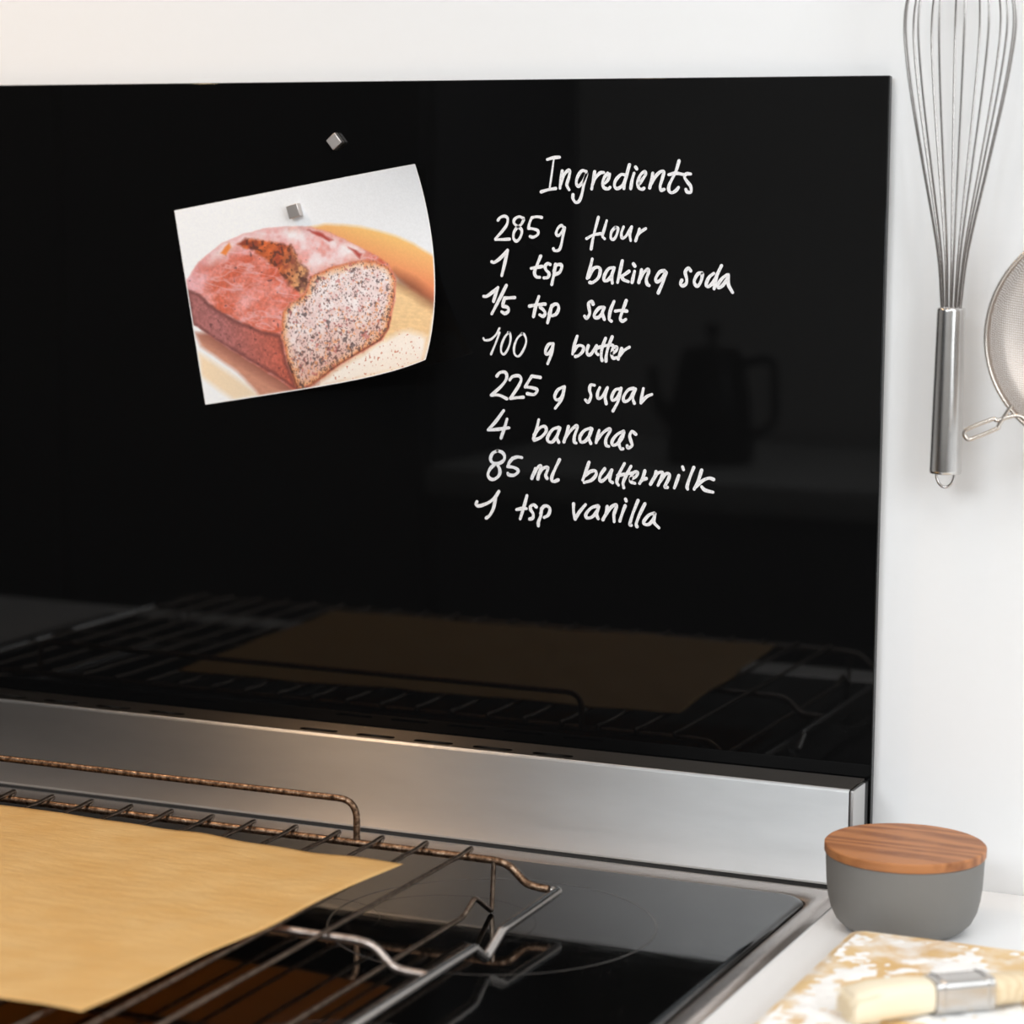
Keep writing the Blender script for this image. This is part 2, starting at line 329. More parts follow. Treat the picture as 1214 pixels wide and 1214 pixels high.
WRITING = [
 ('Ingredients', [[96,-2111,4220,-2071,4231,-2031,4234],[61,-2068,4225,-2080,4138,-2094,4046],[96,-2149,4026,-2104,4039,-2054,4047],[96,-2012,4152,-2021,4093,-2026,4049],[96,-2023,4070,-1999,4129,-1975,4155,-1962,4150,-1969,4111,-1981,4070,-1966,4040],[96,-1855,4150,-1885,4153,-1912,4116,-1919,4080,-1904,4061,-1875,4093,-1852,4139,-1869,4080,-1881,4020,-1898,3975,-1923,3965,-1940,3988,-1940,4011],[96,-1801,4148,-1810,4094,-1819,4046],[96,-1815,4071,-1795,4112,-1766,4141,-1742,4144],[96,-1717,4140,-1736,4117,-1749,4081,-1738,4053,-1711,4047,-1701,4056],[96,-1733,4081,-1713,4103,-1704,4135],[96,-1609,4131,-1633,4131,-1664,4099,-1672,4067,-1657,4049,-1627,4063,-1604,4104,-1578,4190],[96,-1578,4190,-1594,4131,-1606,4086,-1611,4050],[96,-1539,4177,-1531,4166],[96,-1548,4141,-1560,4100,-1568,4050],[96,-1510,4082,-1487,4114,-1474,4136,-1482,4150,-1506,4132,-1523,4091,-1517,4055,-1495,4046,-1484,4052],[96,-1429,4141,-1438,4096,-1447,4055],[96,-1439,4074,-1414,4119,-1381,4150,-1359,4150,-1368,4110,-1381,4065,-1374,4042,-1355,4047],[96,-1264,4214,-1284,4151,-1321,4079,-1326,4043,-1309,4027,-1282,4039,-1265,4059],[96,-1327,4133,-1284,4142,-1236,4135],[96,-1190,4138,-1217,4138,-1228,4120,-1211,4093,-1189,4066,-1186,4033,-1210,4033,-1219,4048]]),
 ('285 g flour', [[88,-2435,3852,-2421,3868,-2392,3877,-2371,3864,-2375,3827,-2406,3786,-2452,3738],[88,-2452,3734,-2405,3735,-2357,3738],[88,-2265,3865,-2295,3875,-2325,3858,-2326,3834,-2302,3814,-2276,3794,-2283,3754,-2309,3726,-2330,3743,-2328,3777,-2309,3807,-2280,3828,-2264,3855],[88,-2144,3872,-2177,3876,-2210,3870],[88,-2210,3870,-2225,3835,-2230,3805],[88,-2230,3805,-2199,3802,-2169,3792,-2169,3769,-2198,3752,-2220,3756],[88,-2004,3818,-2016,3825,-2037,3808,-2048,3777,-2033,3764,-2011,3785,-1993,3812],[88,-1993,3812,-2004,3758,-2014,3708,-2029,3677,-2058,3673,-2065,3685],[88,-1773,3878,-1790,3816,-1807,3749,-1818,3687],[88,-1848,3749,-1808,3770,-1763,3779,-1749,3779],[88,-1719,3858,-1734,3808,-1745,3767,-1731,3749],[88,-1665,3818,-1687,3792,-1691,3755,-1673,3747,-1655,3772,-1645,3810,-1660,3819],[88,-1611,3822,-1624,3785,-1619,3756,-1597,3765,-1575,3798,-1559,3823],[88,-1559,3823,-1570,3778,-1564,3741],[88,-1509,3811,-1521,3774,-1532,3741],[88,-1526,3762,-1504,3791,-1469,3814]]),
 ('1 tsp baking soda', [[101,-2475,3598,-2457,3595,-2416,3623,-2369,3671],[101,-2369,3671,-2386,3597,-2407,3515],[101,-2149,3638,-2171,3587,-2189,3540,-2177,3513,-2155,3510],[101,-2211,3563,-2174,3570,-2138,3576],[101,-2086,3589,-2101,3595,-2119,3578,-2112,3555,-2093,3535,-2100,3511,-2126,3507],[101,-2050,3590,-2060,3529,-2074,3468],[101,-2060,3549,-2046,3583,-2017,3590,-2009,3574,-2023,3543,-2053,3529],[101,-1810,3628,-1823,3574,-1841,3511],[101,-1832,3515,-1805,3566,-1774,3579,-1757,3563,-1768,3517,-1804,3487,-1824,3486],[101,-1670,3577,-1702,3572,-1728,3534,-1732,3501,-1710,3501,-1683,3531,-1666,3577],[101,-1666,3577,-1683,3527,-1678,3485],[101,-1615,3620,-1630,3553,-1644,3490],[101,-1572,3558,-1603,3537,-1629,3524],[101,-1620,3527,-1607,3508,-1575,3496],[101,-1544,3603,-1535,3590],[101,-1536,3559,-1544,3526,-1551,3492],[101,-1492,3568,-1500,3531,-1508,3493],[101,-1501,3514,-1478,3552,-1452,3573,-1447,3553,-1460,3515,-1455,3486,-1441,3476],[101,-1346,3567,-1376,3558,-1400,3520,-1393,3500,-1367,3513,-1337,3559],[101,-1334,3555,-1353,3501,-1383,3434],[101,-1180,3569,-1194,3586,-1214,3561,-1204,3521,-1208,3492,-1230,3479,-1243,3491,-1235,3512],[101,-1109,3559,-1135,3551,-1156,3513,-1151,3489,-1132,3481,-1112,3514,-1106,3551],[101,-1035,3557,-1065,3532,-1081,3490,-1068,3478,-1042,3499,-1017,3541,-988,3603],[101,-988,3603,-1017,3541,-1031,3467],[101,-953,3550,-982,3529,-1008,3492,-1003,3472,-977,3489,-952,3526,-944,3547],[101,-944,3551,-943,3494,-916,3447]]),
 ('1/5 tsp salt', [[101,-2528,3385,-2506,3387,-2469,3412,-2432,3442],[101,-2432,3442,-2446,3404,-2462,3356],[101,-2376,3456,-2422,3370,-2473,3279],[101,-2319,3383,-2357,3380,-2387,3378],[101,-2387,3378,-2398,3341],[101,-2398,3328,-2366,3321,-2361,3299,-2384,3284,-2406,3294],[101,-2158,3394,-2176,3342,-2193,3270],[101,-2220,3333,-2176,3342,-2122,3348],[101,-2116,3348,-2134,3348,-2148,3331,-2129,3314,-2115,3293,-2129,3274,-2152,3282],[101,-2074,3341,-2083,3294,-2099,3235],[101,-2092,3286,-2070,3337,-2038,3350,-2026,3325,-2042,3291,-2069,3278],[101,-1801,3356,-1810,3373,-1830,3360,-1826,3326,-1823,3297,-1841,3271,-1856,3282],[101,-1733,3341,-1764,3332,-1791,3298,-1791,3277,-1764,3278,-1741,3308,-1730,3337],[101,-1730,3337,-1741,3303,-1727,3266],[101,-1666,3376,-1688,3322,-1696,3271,-1682,3257],[101,-1587,3383,-1607,3328,-1624,3277,-1610,3259,-1588,3270],[101,-1656,3318,-1620,3323,-1583,3320]]),
 ('100 g butter', [[68,-2528,3128,-2519,3116,-2481,3121,-2444,3152,-2421,3191],[68,-2420,3166,-2443,3105,-2476,3031],[68,-2355,3168,-2383,3141,-2406,3089,-2407,3047,-2387,3034,-2359,3074,-2345,3125,-2350,3164,-2364,3169],[68,-2267,3164,-2299,3135,-2320,3084,-2317,3037,-2289,3025,-2256,3069,-2240,3120,-2253,3158,-2271,3166],[96,-2063,3109,-2090,3104,-2110,3069,-2108,3044,-2085,3053,-2062,3092],[96,-2061,3109,-2071,3049,-2096,2985],[96,-1903,3160,-1921,3105,-1932,3050],[96,-1925,3067,-1898,3101,-1863,3098,-1865,3069,-1892,3043,-1913,3036],[96,-1829,3104,-1838,3074,-1833,3051,-1811,3054,-1780,3101],[96,-1775,3105,-1779,3067,-1765,3053],[96,-1717,3153,-1739,3094,-1744,3043,-1738,3018],[96,-1674,3163,-1698,3104,-1711,3053,-1713,3015],[96,-1769,3093,-1725,3107,-1680,3113,-1667,3106],[96,-1675,3063,-1648,3080,-1644,3101,-1667,3096,-1678,3058,-1666,3034,-1643,3039],[96,-1613,3094,-1626,3060,-1634,3030],[96,-1625,3052,-1599,3082,-1563,3104]]),
 ('225 g sugar', [[96,-2436,2897,-2416,2919,-2380,2923,-2369,2890,-2400,2842,-2472,2778],[96,-2472,2778,-2420,2780,-2368,2760],[96,-2349,2877,-2328,2899,-2287,2904,-2272,2880,-2292,2837,-2343,2764],[96,-2343,2764,-2296,2770,-2257,2774],[96,-2144,2900,-2200,2906],[96,-2200,2906,-2220,2877,-2244,2838],[96,-2244,2838,-2200,2835,-2164,2823,-2184,2794,-2230,2797],[96,-1992,2848,-2027,2828,-2047,2790,-2036,2767,-2006,2778,-1986,2820],[96,-1983,2849,-2001,2773,-2043,2715],[96,-1786,2866,-1811,2866,-1818,2836,-1808,2800,-1825,2762,-1845,2775],[96,-1751,2853,-1765,2820,-1762,2788,-1735,2798,-1703,2850],[96,-1701,2855,-1715,2799,-1708,2757],[96,-1626,2849,-1651,2843,-1672,2805,-1668,2779,-1640,2793,-1616,2835],[96,-1614,2854,-1630,2779,-1664,2715],[96,-1533,2857,-1567,2846,-1596,2804,-1591,2776,-1561,2787,-1532,2834],[96,-1521,2853,-1537,2801,-1526,2767],[96,-1469,2859,-1478,2813,-1484,2771],[96,-1482,2774,-1448,2810,-1414,2825]]),
 ('4 bananas', [[98,-2388,2686,-2440,2618,-2493,2561],[98,-2493,2561,-2429,2568,-2352,2581],[98,-2365,2635,-2382,2578,-2405,2515],[98,-2152,2640,-2167,2578,-2187,2521],[98,-2182,2545,-2146,2589,-2111,2600,-2102,2572,-2136,2533,-2181,2513],[98,-2019,2599,-2060,2583,-2090,2539,-2089,2511,-2059,2508,-2029,2547,-2014,2590],[98,-2011,2595,-2029,2538,-2018,2508],[98,-1954,2607,-1968,2559,-1983,2512],[98,-1976,2535,-1938,2584,-1903,2614,-1896,2600,-1913,2552,-1915,2515,-1902,2508],[98,-1808,2604,-1848,2588,-1877,2549,-1872,2517,-1842,2523,-1812,2562,-1799,2595],[98,-1800,2600,-1819,2548,-1806,2511],[98,-1752,2593,-1762,2555,-1771,2517],[98,-1767,2531,-1727,2580,-1688,2605,-1682,2591,-1707,2544,-1706,2506,-1688,2498],[98,-1593,2595,-1633,2575,-1665,2536,-1664,2508,-1637,2514,-1602,2553,-1590,2591],[98,-1590,2586,-1622,2529,-1611,2488,-1597,2488],[98,-1514,2580,-1539,2596,-1553,2569,-1543,2533,-1537,2510,-1562,2495,-1569,2508]]),
 ('85 ml buttermilk', [[101,-2430,2435,-2461,2417,-2475,2384,-2461,2359,-2422,2356,-2387,2376,-2380,2405,-2398,2427,-2430,2435],[101,-2447,2350,-2478,2319,-2492,2282,-2474,2257,-2443,2259,-2414,2287,-2413,2322,-2433,2354],[101,-2264,2401,-2295,2403,-2327,2392],[101,-2327,2392,-2348,2365,-2357,2341],[101,-2357,2341,-2319,2337,-2291,2325,-2291,2306,-2319,2288,-2351,2290,-2357,2299],[101,-2172,2338,-2182,2309,-2195,2276],[101,-2182,2302,-2158,2342,-2141,2356,-2134,2347,-2148,2310,-2154,2275],[101,-2148,2304,-2120,2341,-2092,2349,-2089,2336,-2102,2300,-2093,2281],[101,-2011,2401,-2037,2348,-2060,2296,-2060,2270,-2043,2265,-2019,2276],[101,-1816,2395,-1835,2341,-1856,2283],[101,-1843,2308,-1808,2338,-1774,2344,-1769,2320,-1799,2286,-1847,2269],[101,-1713,2360,-1739,2322,-1745,2293,-1730,2284,-1696,2312,-1666,2354],[101,-1666,2354,-1678,2317,-1678,2289,-1661,2279],[101,-1585,2399,-1618,2336,-1633,2287,-1622,2265],[101,-1542,2385,-1571,2331,-1592,2281,-1587,2251],[101,-1627,2324,-1584,2334,-1529,2345],[101,-1541,2308,-1511,2322,-1499,2347,-1520,2350,-1541,2320,-1541,2291,-1515,2282],[101,-1452,2361,-1464,2321,-1485,2283],[101,-1477,2296,-1460,2309,-1443,2315],[101,-1380,2361,-1392,2324,-1414,2283],[101,-1400,2308,-1371,2350,-1341,2359,-1341,2335,-1366,2278],[101,-1357,2298,-1320,2348,-1295,2350,-1299,2321,-1323,2272,-1306,2269],[101,-1211,2398,-1204,2381],[101,-1234,2345,-1248,2304,-1261,2268],[101,-1140,2398,-1164,2337,-1180,2284,-1177,2266],[101,-1090,2384,-1109,2324,-1135,2268],[101,-1125,2283,-1084,2321,-1043,2339,-1014,2333],[101,-1088,2285,-1067,2266,-1016,2256]]),
 ('1 tsp vanilla', [[101,-2566,2109,-2573,2092,-2548,2084,-2484,2110,-2442,2145,-2417,2182],[101,-2438,2145,-2452,2079,-2476,2032,-2501,2011],[101,-2227,2167,-2244,2105,-2271,2019],[101,-2296,2076,-2261,2084,-2230,2086],[101,-2163,2100,-2181,2112,-2202,2101,-2201,2081,-2184,2056,-2187,2030,-2208,2022],[101,-2128,2092,-2131,2053,-2148,2007,-2148,1984],[101,-2135,2059,-2118,2102,-2090,2110,-2072,2092,-2082,2056,-2110,2038],[101,-1915,2134,-1914,2085,-1903,2041],[101,-1903,2041,-1875,2087,-1836,2134],[101,-1754,2131,-1797,2116,-1831,2078,-1827,2053,-1792,2060,-1762,2094,-1747,2127],[101,-1749,2123,-1762,2078,-1751,2052],[101,-1693,2130,-1701,2089,-1720,2048],[101,-1710,2065,-1676,2119,-1642,2145,-1633,2134,-1649,2084,-1647,2040],[101,-1575,2182,-1570,2171],[101,-1577,2141,-1594,2096,-1610,2046],[101,-1494,2178,-1525,2100,-1544,2034,-1535,2025],[101,-1449,2161,-1482,2094,-1503,2037,-1498,2019],[101,-1388,2108,-1422,2094,-1453,2056,-1451,2038,-1421,2038,-1392,2072,-1382,2104],[101,-1386,2092,-1388,2052,-1356,2020]]),
]
PRINT_SHAPES = {'side':[5,733,115,853,238,1000,125,1000,65,933,0,850],'boardtop':[5,630,20,703,155,860,235,1000,392,1000,988,1000,1000,670,845,540,760,570,368,717],'crumbs':[450,1000,788,827,838,810,895,807,978,860,985,1000,685,1000,385,1000],'banana':[525,210,598,207,668,227,738,253,800,287,865,327,928,380,1000,457,1000,690,912,607,850,527,808,460,700,340],'bshadow':[842,503,915,563,1000,673,1000,720,912,623,848,557],'loaf':[0,367,68,280,173,210,272,183,368,177,488,193,542,210,610,250,692,327,758,387,822,457,845,530,835,643,808,773,780,827,595,910,435,1000,385,1000,168,770,0,580,0,447],'lside':[0,400,45,440,110,533,205,620,275,673,358,713,358,797,395,1000,168,770,0,587,0,517],'dust':[270,187,368,177,488,193,610,250,692,327,775,400,710,403,608,417,512,447,465,367,448,283,370,237,278,203,185,257,112,290,173,210],'crack':[232,227,278,203,370,237,448,283,478,370,505,440,503,503,465,527,415,470,380,370,305,297,280,263],'crack2':[522,217,575,243,622,293,605,293,555,253],'crack3':[675,343,722,383,715,403,688,370],'spot':[162,253,205,210,208,240,182,270],'cut':[510,450,608,420,710,410,772,430,822,470,845,540,825,673,802,783,775,823,565,923,435,1000,395,1000,368,833,358,713,375,603,413,563,473,530]}

# ================================================================== the room
def struct(name, lo, hi, m): return tag(box(name, lo, hi, m), kind='structure')
WY = .008                                                     # face of the rear wall
struct('wall_back', (-2.6, WY, -.9), (1.45, .12, 1.6), M['wall'])
struct('wall_right', (1.4, -2.45, -.9), (1.5, WY, 1.6), M['wall'])
struct('wall_left', (-2.6, -2.45, -.9), (-2.5, WY, 1.6), M['far_wall'])
struct('wall_front', (-2.6, -2.55, -.9), (1.5, -2.45, 1.6), M['far_wall'])
struct('floor', (-2.6, -2.55, -1.0), (1.5, .12, -.9), M['floor'])
struct('ceiling', (-2.6, -2.55, 1.6), (1.5, .12, 1.7), M['far_wall'])

worktop = tag(box('worktop', (-2.5, -.63, -.04), (1.4, WY-.0006, 0), M['worktop'], bev=.002),
              'white laminate worktop running along the wall under the hob and the jar', 'worktop')
base = thing('base_cabinet', (-.5, -.3, -.9), 'dark base cabinet run under the white worktop', 'cabinet')
box('body', (-2.49, -.58, -.9), (1.39, 0, -.0402), M['cabinet'], base)
for k in range(6):
    x = -2.485+k*.645
    box('door', (x, -.6, -.8), (x+.64, -.5802, -.045), M['cabinet'], base, bev=.002)
# kitchen island behind the camera: seen only mirrored in the black glass
isl = thing('island_cabinet', (-.8, -2.1, -.9), 'dark kitchen island behind the viewer, mirrored in the glass', 'cabinet')
box('body', (-1.18, -2.4, -.9), (.9, -1.87, -.0402), M['cabinet'], isl)
tag(box('island_worktop', (-1.19, -2.42, -.04), (.92, -1.85, 0), M['cabinet_grey'], bev=.002), 'grey worktop of the island behind the viewer', 'worktop')
tall = thing('tall_cabinet', (-2.0, -2.2, -.9), 'tall dark cabinet at the far left behind the viewer', 'cabinet')
box('body', (-2.48, -2.44, -.9), (-1.20, -1.9, 1.58), M['cabinet'], tall)
box('door', (-2.46, -1.9, -.8), (-1.84, -1.88, 1.56), M['cabinet'], tall, bev=.002)
box('door', (-1.83, -1.9, -.8), (-1.21, -1.88, 1.56), M['cabinet'], tall, bev=.002)
kt = thing('kettle', (-.84, -2.1, 0), 'black kettle standing on the island behind the viewer', 'kettle')
lathe('body', [(0, 0), (.062, 0), (.066, .01), (.06, .09), (.048, .15), (.040, .17), (0, .175)], (-.84, -2.1, .0004), M['kettle'], kt, 48)
lathe('lid_knob', [(0, 0), (.006, 0), (.006, .012), (.012, .02), (.010, .03), (0, .032)], (-.84, -2.1, .1755), M['kettle'], kt, 24)
tube('handle', fillet([(-.79, -2.1, .15), (-.745, -2.1, .16), (-.74, -2.1, .06), (-.782, -2.1, .04)], .02), .007, M['kettle'], kt)
tube('spout', catmull([(-.895, -2.1, .05), (-.925, -2.1, .09), (-.935, -2.1, .14)]), [.012]*6+[.009]*7, M['kettle'], kt)

def window(name, lo, hi, axis):
    """a frame of four bars, a mullion and a pane against a wall"""
    bm = bmesh.new(); t = .05
    a = 0 if axis == 'y' else 1
    def bar(p0, p1, z0, z1):
        l = list(lo); h = list(hi); l[a] = p0; h[a] = p1; l[2] = z0; h[2] = z1; box_bm(bm, l, h, .003)
    bar(lo[a], hi[a], lo[2], lo[2]+t); bar(lo[a], hi[a], hi[2]-t, hi[2])
    bar(lo[a], lo[a]+t, lo[2]+t, hi[2]-t); bar(hi[a]-t, hi[a], lo[2]+t, hi[2]-t)
    mid = (lo[a]+hi[a])/2; bar(mid-t/2, mid+t/2, lo[2]+t, hi[2]-t)
    return tag(from_bm(name, bm, M['white_frame'], angle=40), kind='structure')
window('window_1', (-1.1, -2.449, 1.02), (.4, -2.41, 1.58), 'y')
window('window_2', (1.36, -1.6, .2), (1.399, -.4, 1.3), 'x')

# ================================================================== splashback of black glass
PH = .4699
sb = thing('splashback', (-.45, .004, 0), 'large black glass magnetic splashback board with a white handwritten recipe', 'splashback')
bm = bmesh.new(); box_bm(bm, (-.903, 0, .0008), (0, .0055, PH), .0006, 1)
pan = from_bm('glass_panel', bm, M['black_glass'], sb, angle=50, flat=1e-3)
box('mounting_rail', (-.87, .0056, .05), (-.012, WY-.0002, PH-.012), M['glass_edge'], sb)
def ribbon(bm, pts, hw, y):
    """a pen stroke: flat ribbon with round ends on the plane y"""
    P = catmull(pts, 5); n = len(P)
    L_, R_ = [], []
    rnd = random.Random(int(abs(pts[0][0]*1e5)))
    ph = rnd.random()*6
    for i in range(n):
        t = (P[min(i+1, n-1)]-P[max(i-1, 0)]).normalized()
        nn = Vector((-t.z, 0, t.x)); w_ = hw*(1+.12*math.sin(ph+i*.5))
        L_.append(P[i]+nn*w_); R_.append(P[i]-nn*w_)
    top = []
    def V(p): return bm.verts.new((p.x, y, p.z))
    lv = [V(p) for p in L_]; rv = [V(p) for p in R_]
    for i in range(n-1):
        bm.faces.new((lv[i], lv[i+1], rv[i+1], rv[i]))
    for P0, d, a, b in ((P[0], P[0]-P[1], lv[0], rv[0]), (P[-1], P[-1]-P[-2], rv[-1], lv[-1])):
        d = d.normalized(); s = (a.co-b.co); r = s.length/2; s = s.normalized()
        arc = [V(P0+s*math.cos(k*math.pi/6)*r+d*math.sin(k*math.pi/6)*r) for k in range(1, 6)]
        bm.faces.new([a]+arc+[b])
for li, (text, strokes) in enumerate(WRITING):
    bm = bmesh.new()
    for si, st in enumerate(strokes):
        hw = st[0]*1e-5; q = st[1:]
        pts = [(q[k]*1e-4, 0, q[k+1]*1e-4) for k in range(0, len(q), 2)]
        ribbon(bm, pts, hw, -.00012-.000015*(si % 12))
    me_name = 'handwritten_line'
    for f in bm.faces:
        if f.normal.y > 0: f.normal_flip()
    me = bpy.data.meshes.new(me_name); bm.to_mesh(me); bm.free()
    o = link_mesh(me_name, me, M['ink'], sb, smooth=False)
    o['label'] = 'white handwritten line reading ' + text

# ================================================================== the cooker: glass hob, frame, rear upstand
ck = thing('hob', (-.453, -.3, 0), 'black ceramic glass hob with a brushed steel frame and rear upstand', 'hob')
X0, X1, Y0, Y1, GZ = -.890, -.0163, -.56, -.0635, .005
def loops(name, secs, m, parent, close_last=True, n=10):
    bm = bmesh.new(); rings = []
    for x0, x1, y0, y1, r, z in secs:
        rings.append([bm.verts.new((x, y, z)) for x, y in rrect(x0, x1, y0, y1, r, n)])
    for A, B_ in zip(rings, rings[1:]):
        for k in range(len(A)):
            bm.faces.new((A[k], A[(k+1) % len(A)], B_[(k+1) % len(A)], B_[k]))
    if close_last: bm.faces.new(rings[-1])
    return from_bm(name, bm, m, parent, angle=50, flat=1e-2)
loops('glass_top', [(X0, X1, Y0, Y1, .016, .0012), (X0, X1, Y0, Y1, .016, .0032), (X0+.0012, X1-.0012, Y0+.0012, Y1-.0012, .0155, .0044),
                    (X0+.003, X1-.003, Y0+.003, Y1-.003, .014, GZ-.0001), (X0+.004, X1-.004, Y0+.004, Y1-.004, .013, GZ)], M['ceramic'], ck)
FX0, FX1, FY0, FY1 = -.903, -.0032, -.575, -.0368
loops('frame', [(X0+.006, X1-.006, Y0+.006, Y1-.006, .012, .0004), (X0-.0012, X1+.0012, Y0-.0012, Y1+.0012, .017, .0004),
                (X0-.0012, X1+.0012, Y0-.0012, Y1+.0012, .017, .0026), (X0-.003, X1+.003, Y0-.003, Y1+.003, .018, .0040),
                (X0-.006, X1+.0055, Y0-.006, Y1+.009, .016, .0046), (X0-.009, X1+.0085, Y0-.009, Y1+.017, .010, .0042),
                (FX0+.0012, FX1-.0012, FY0+.001, FY1-.0030, .004, .0029), (FX0, FX1, FY0, FY1, .003, .0004)], M['frame_steel'], ck, False)
def ring(cx, cy, r, w=.0007):
    bm = bmesh.new(); n = 120; A = []; Bv = []
    for k in range(n):
        a = 2*math.pi*k/n; c, s = math.cos(a), math.sin(a)
        A.append(bm.verts.new((cx+c*(r-w), cy+s*(r-w), GZ+.00006))); Bv.append(bm.verts.new((cx+c*(r+w), cy+s*(r+w), GZ+.00006)))
    for k in range(n): bm.faces.new((A[k], Bv[k], Bv[(k+1) % n], A[(k+1) % n]))
    return from_bm('cooking_zone_ring', bm, M['ring'] if w > .0006 else M['ring_faint'], ck)
ring(-.158, -.192, .090); ring(-.185, -.200, .052, .0004); ring(-.255, -.225, .040, .0004)
ring(-.13, -.44, .075); ring(-.45, -.30, .12); ring(-.45, -.30, .07, .0005); ring(-.74, -.19, .09); ring(-.74, -.42, .075)
# rear upstand: front sheet, slotted top sheet, end cap
ud = -.0341; ut = .0614
bm = bmesh.new()
prof = [(ud+.0006, .0045), (ud, .0051), (ud, ut-.0016), (ud+.0004, ut-.0006), (ud+.0013, ut-.0001), (ud+.0022, ut)]
pv = []
for x in (-.899, -.0036): pv.append([bm.verts.new((x, y, z)) for y, z in prof] + [bm.verts.new((x, y+.0012 if i < 3 else y+.0006, z-.0012)) for i, (y, z) in reversed(list(enumerate(prof)))])
nn = len(pv[0])
for k in range(nn): bm.faces.new((pv[0][k], pv[0][(k+1) % nn], pv[1][(k+1) % nn], pv[1][k]))
bm.faces.new(pv[0]); bm.faces.new(pv[1][::-1])
from_bm('upstand_front', bm, M['steel'], ck, angle=60, flat=2.5e-3)
def slot(cx, cy, w, h):
    r = h/2; out = []
    for sx, a0 in ((1, -90), (-1, 90)):
        for k in range(7):
            a = math.radians(a0+180*k/6); out.append((cx+sx*(w/2-r)+r*math.cos(a), cy+r*math.sin(a)))
    return out
slots = []
for k in range(5): slots.append(slot(-.1935-k*.0405, -.0243, .0268, .0060))
for k in range(5): slots.append(slot(-.470-k*.0412, -.0215, .0268, .0060))
for k in range(4): slots.append(slot(-.735-k*.0405, -.0215, .0268, .0060))
flat_shape('upstand_top', [(-.899, ud+.0022), (-.0036, ud+.0022), (-.0036, -.0022), (-.899, -.0022)], slots, ut-.0012, ut, M['steel_dark_reflection'], ck)
box('upstand_back', (-.898, -.006, .006), (-.004, -.0028, ut-.0013), M['black_gap'], ck)
box('upstand_end', (-.02, -.0092, .001), (-.0016, -.0004, ut-.0016), M['black_gap'], ck)
box('upstand_foot', (-.898, ud+.0025, .0003), (-.004, -.0065, .012), M['black_gap'], ck)
bm = bmesh.new(); box_bm(bm, (-.0031, ud+.0002, .0006), (-.0008, -.0095, ut-.0004), .0006, 2)
cap = from_bm('end_cap', bm, M['cast'], ck, angle=40, flat=1e-4); cap['label'] = 'grey cast end cap of the steel upstand'

# ================================================================== oven rack standing on the hob
rk = thing('oven_rack', (-.477, -.345, GZ), 'rusty brown wire oven rack with a raised rear bar standing on the hob', 'rack')
RC = -.4767; zw = .0340; zr = .0205; RX = -.1285; YB, YM, YF = -.1690, -.3340, -.5290
def mir(x): return 2*RC-x
def s_bar(y):
    """cross wire that steps down to the side rails"""
    h = [(RX-(.0055 if y != YM else .0005), y, zr+.0009), (-.1395, y, zr+.0012), (-.1475, y, zr+.0022), (-.1585, y, zw-.0012), (-.168, y, zw)]
    p = fillet(h, .006, 5)
    q = [Vector((mir(v.x), v.y, v.z)) for v in reversed(p)]
    return p+q
side_r = fillet([(RX-.0035, YB, zr+.0007), (RX, YB, zr+.0006), (RX, -.2440, zr-.0008), (RX, -.2655, .0102), (RX, -.2805, zr-.0006), (RX, YF, zr+.0006), (RX-.0035, YF, zr+.0007)], .0026, 6)
loop = []
bar = s_bar(YB)
back = fillet([Vector((RX-.012, YB, zr+.0015)), Vector((RX+.0005, YB, zr+.001)), Vector((RX, YB-.012, zr))], .006, 6)
fr = fillet([(RX, YF+.012, zr), (RX, YF, zr+.001), (RX-.012, YF, zr+.0015)], .006, 6)
left = [Vector((mir(v.x), v.y, v.z)) for v in side_r]
tube('frame_wire', s_bar(YB), .00225, M['rack'], rk, 12)
tube('frame_wire', s_bar(YF), .00225, M['rack_clean'], rk, 12)
tube('frame_wire', s_bar(YM), .00215, M['rack_clean'], rk, 12)
for pts in (side_r, left):
    o = tube('side_rail', pts, .0027, M['rail'], rk, 14); 
tube('guard_bar', fillet([(-.2535, YB+.0005, zw), (-.2535, YB+.0005, .0588), (mir(-.2535), YB+.0005, .0588), (mir(-.2535), YB+.0005, zw)], .0115, 8), .0020, M['rack'], rk, 12)
for k in range(22):
    x = -.1835-.0279*k
    pts = fillet([(x, YB+.0012, zw+.0008), (x, YB+.0062, zw+.0036), (x, YB+.0035, zw+.0042), (x, YB-.01, zw+.0032), (x, YF+.01, zw+.0032), (x, YF-.0035, zw+.0038), (x, YF-.0012, zw+.0006)], .003, 3)
    tube('rod', pts, .00125, M['rack_dark'], rk, 8)
for sgn in (1, -1):
    x = -.167 if sgn == 1 else mir(-.167)
    pts = fillet([(x, YB-.001, zw), (x, -.1725, GZ+.00045), (x, -.1950, .0195), (x, -.2100, .0125), (x, YF+.035, .0125), (x, YF+.02, .0195), (x, YF+.002, GZ+.00045), (x, YF+.0005, zw)], .0035, 4)
    o = tube('foot_wire', pts, .00145, M['rack_dark'], rk, 10)

# ================================================================== parchment on the rack
A_, B_, C_ = (-.1995, -.218), (-.219, -.499), (-.617, -.488)
D_ = (-.596, -.196)
nu, nv = 90, 70; vs = []; fs = []
for j in range(nv+1):
    t = j/nv
    for i in range(nu+1):
        s = i/nu
        x = (A_[0]*(1-s)+D_[0]*s)*(1-t)+(B_[0]*(1-s)+C_[0]*s)*t
        y = (A_[1]*(1-s)+D_[1]*s)*(1-t)+(B_[1]*(1-s)+C_[1]*s)*t
        e = min(t, 1-t)
        y += .0014*math.sin(s*13+1)*max(0, 1-8*t)*math.sin(s*31)
        x += .0012*math.sin(t*17)*max(0, 1-12*s)
        z = zw+.0032+.0013+.0017+.0004*math.sin(x*60+y*20)+.0005*math.sin(y*50+x*23+2)+.0002*math.sin(x*130-y*90)
        z += .0012*math.sin(t*9+.5)**2*max(0, 1-5*s)+.0022*max(0, s-.55)*(1-t)
        vs.append((x, y, z))
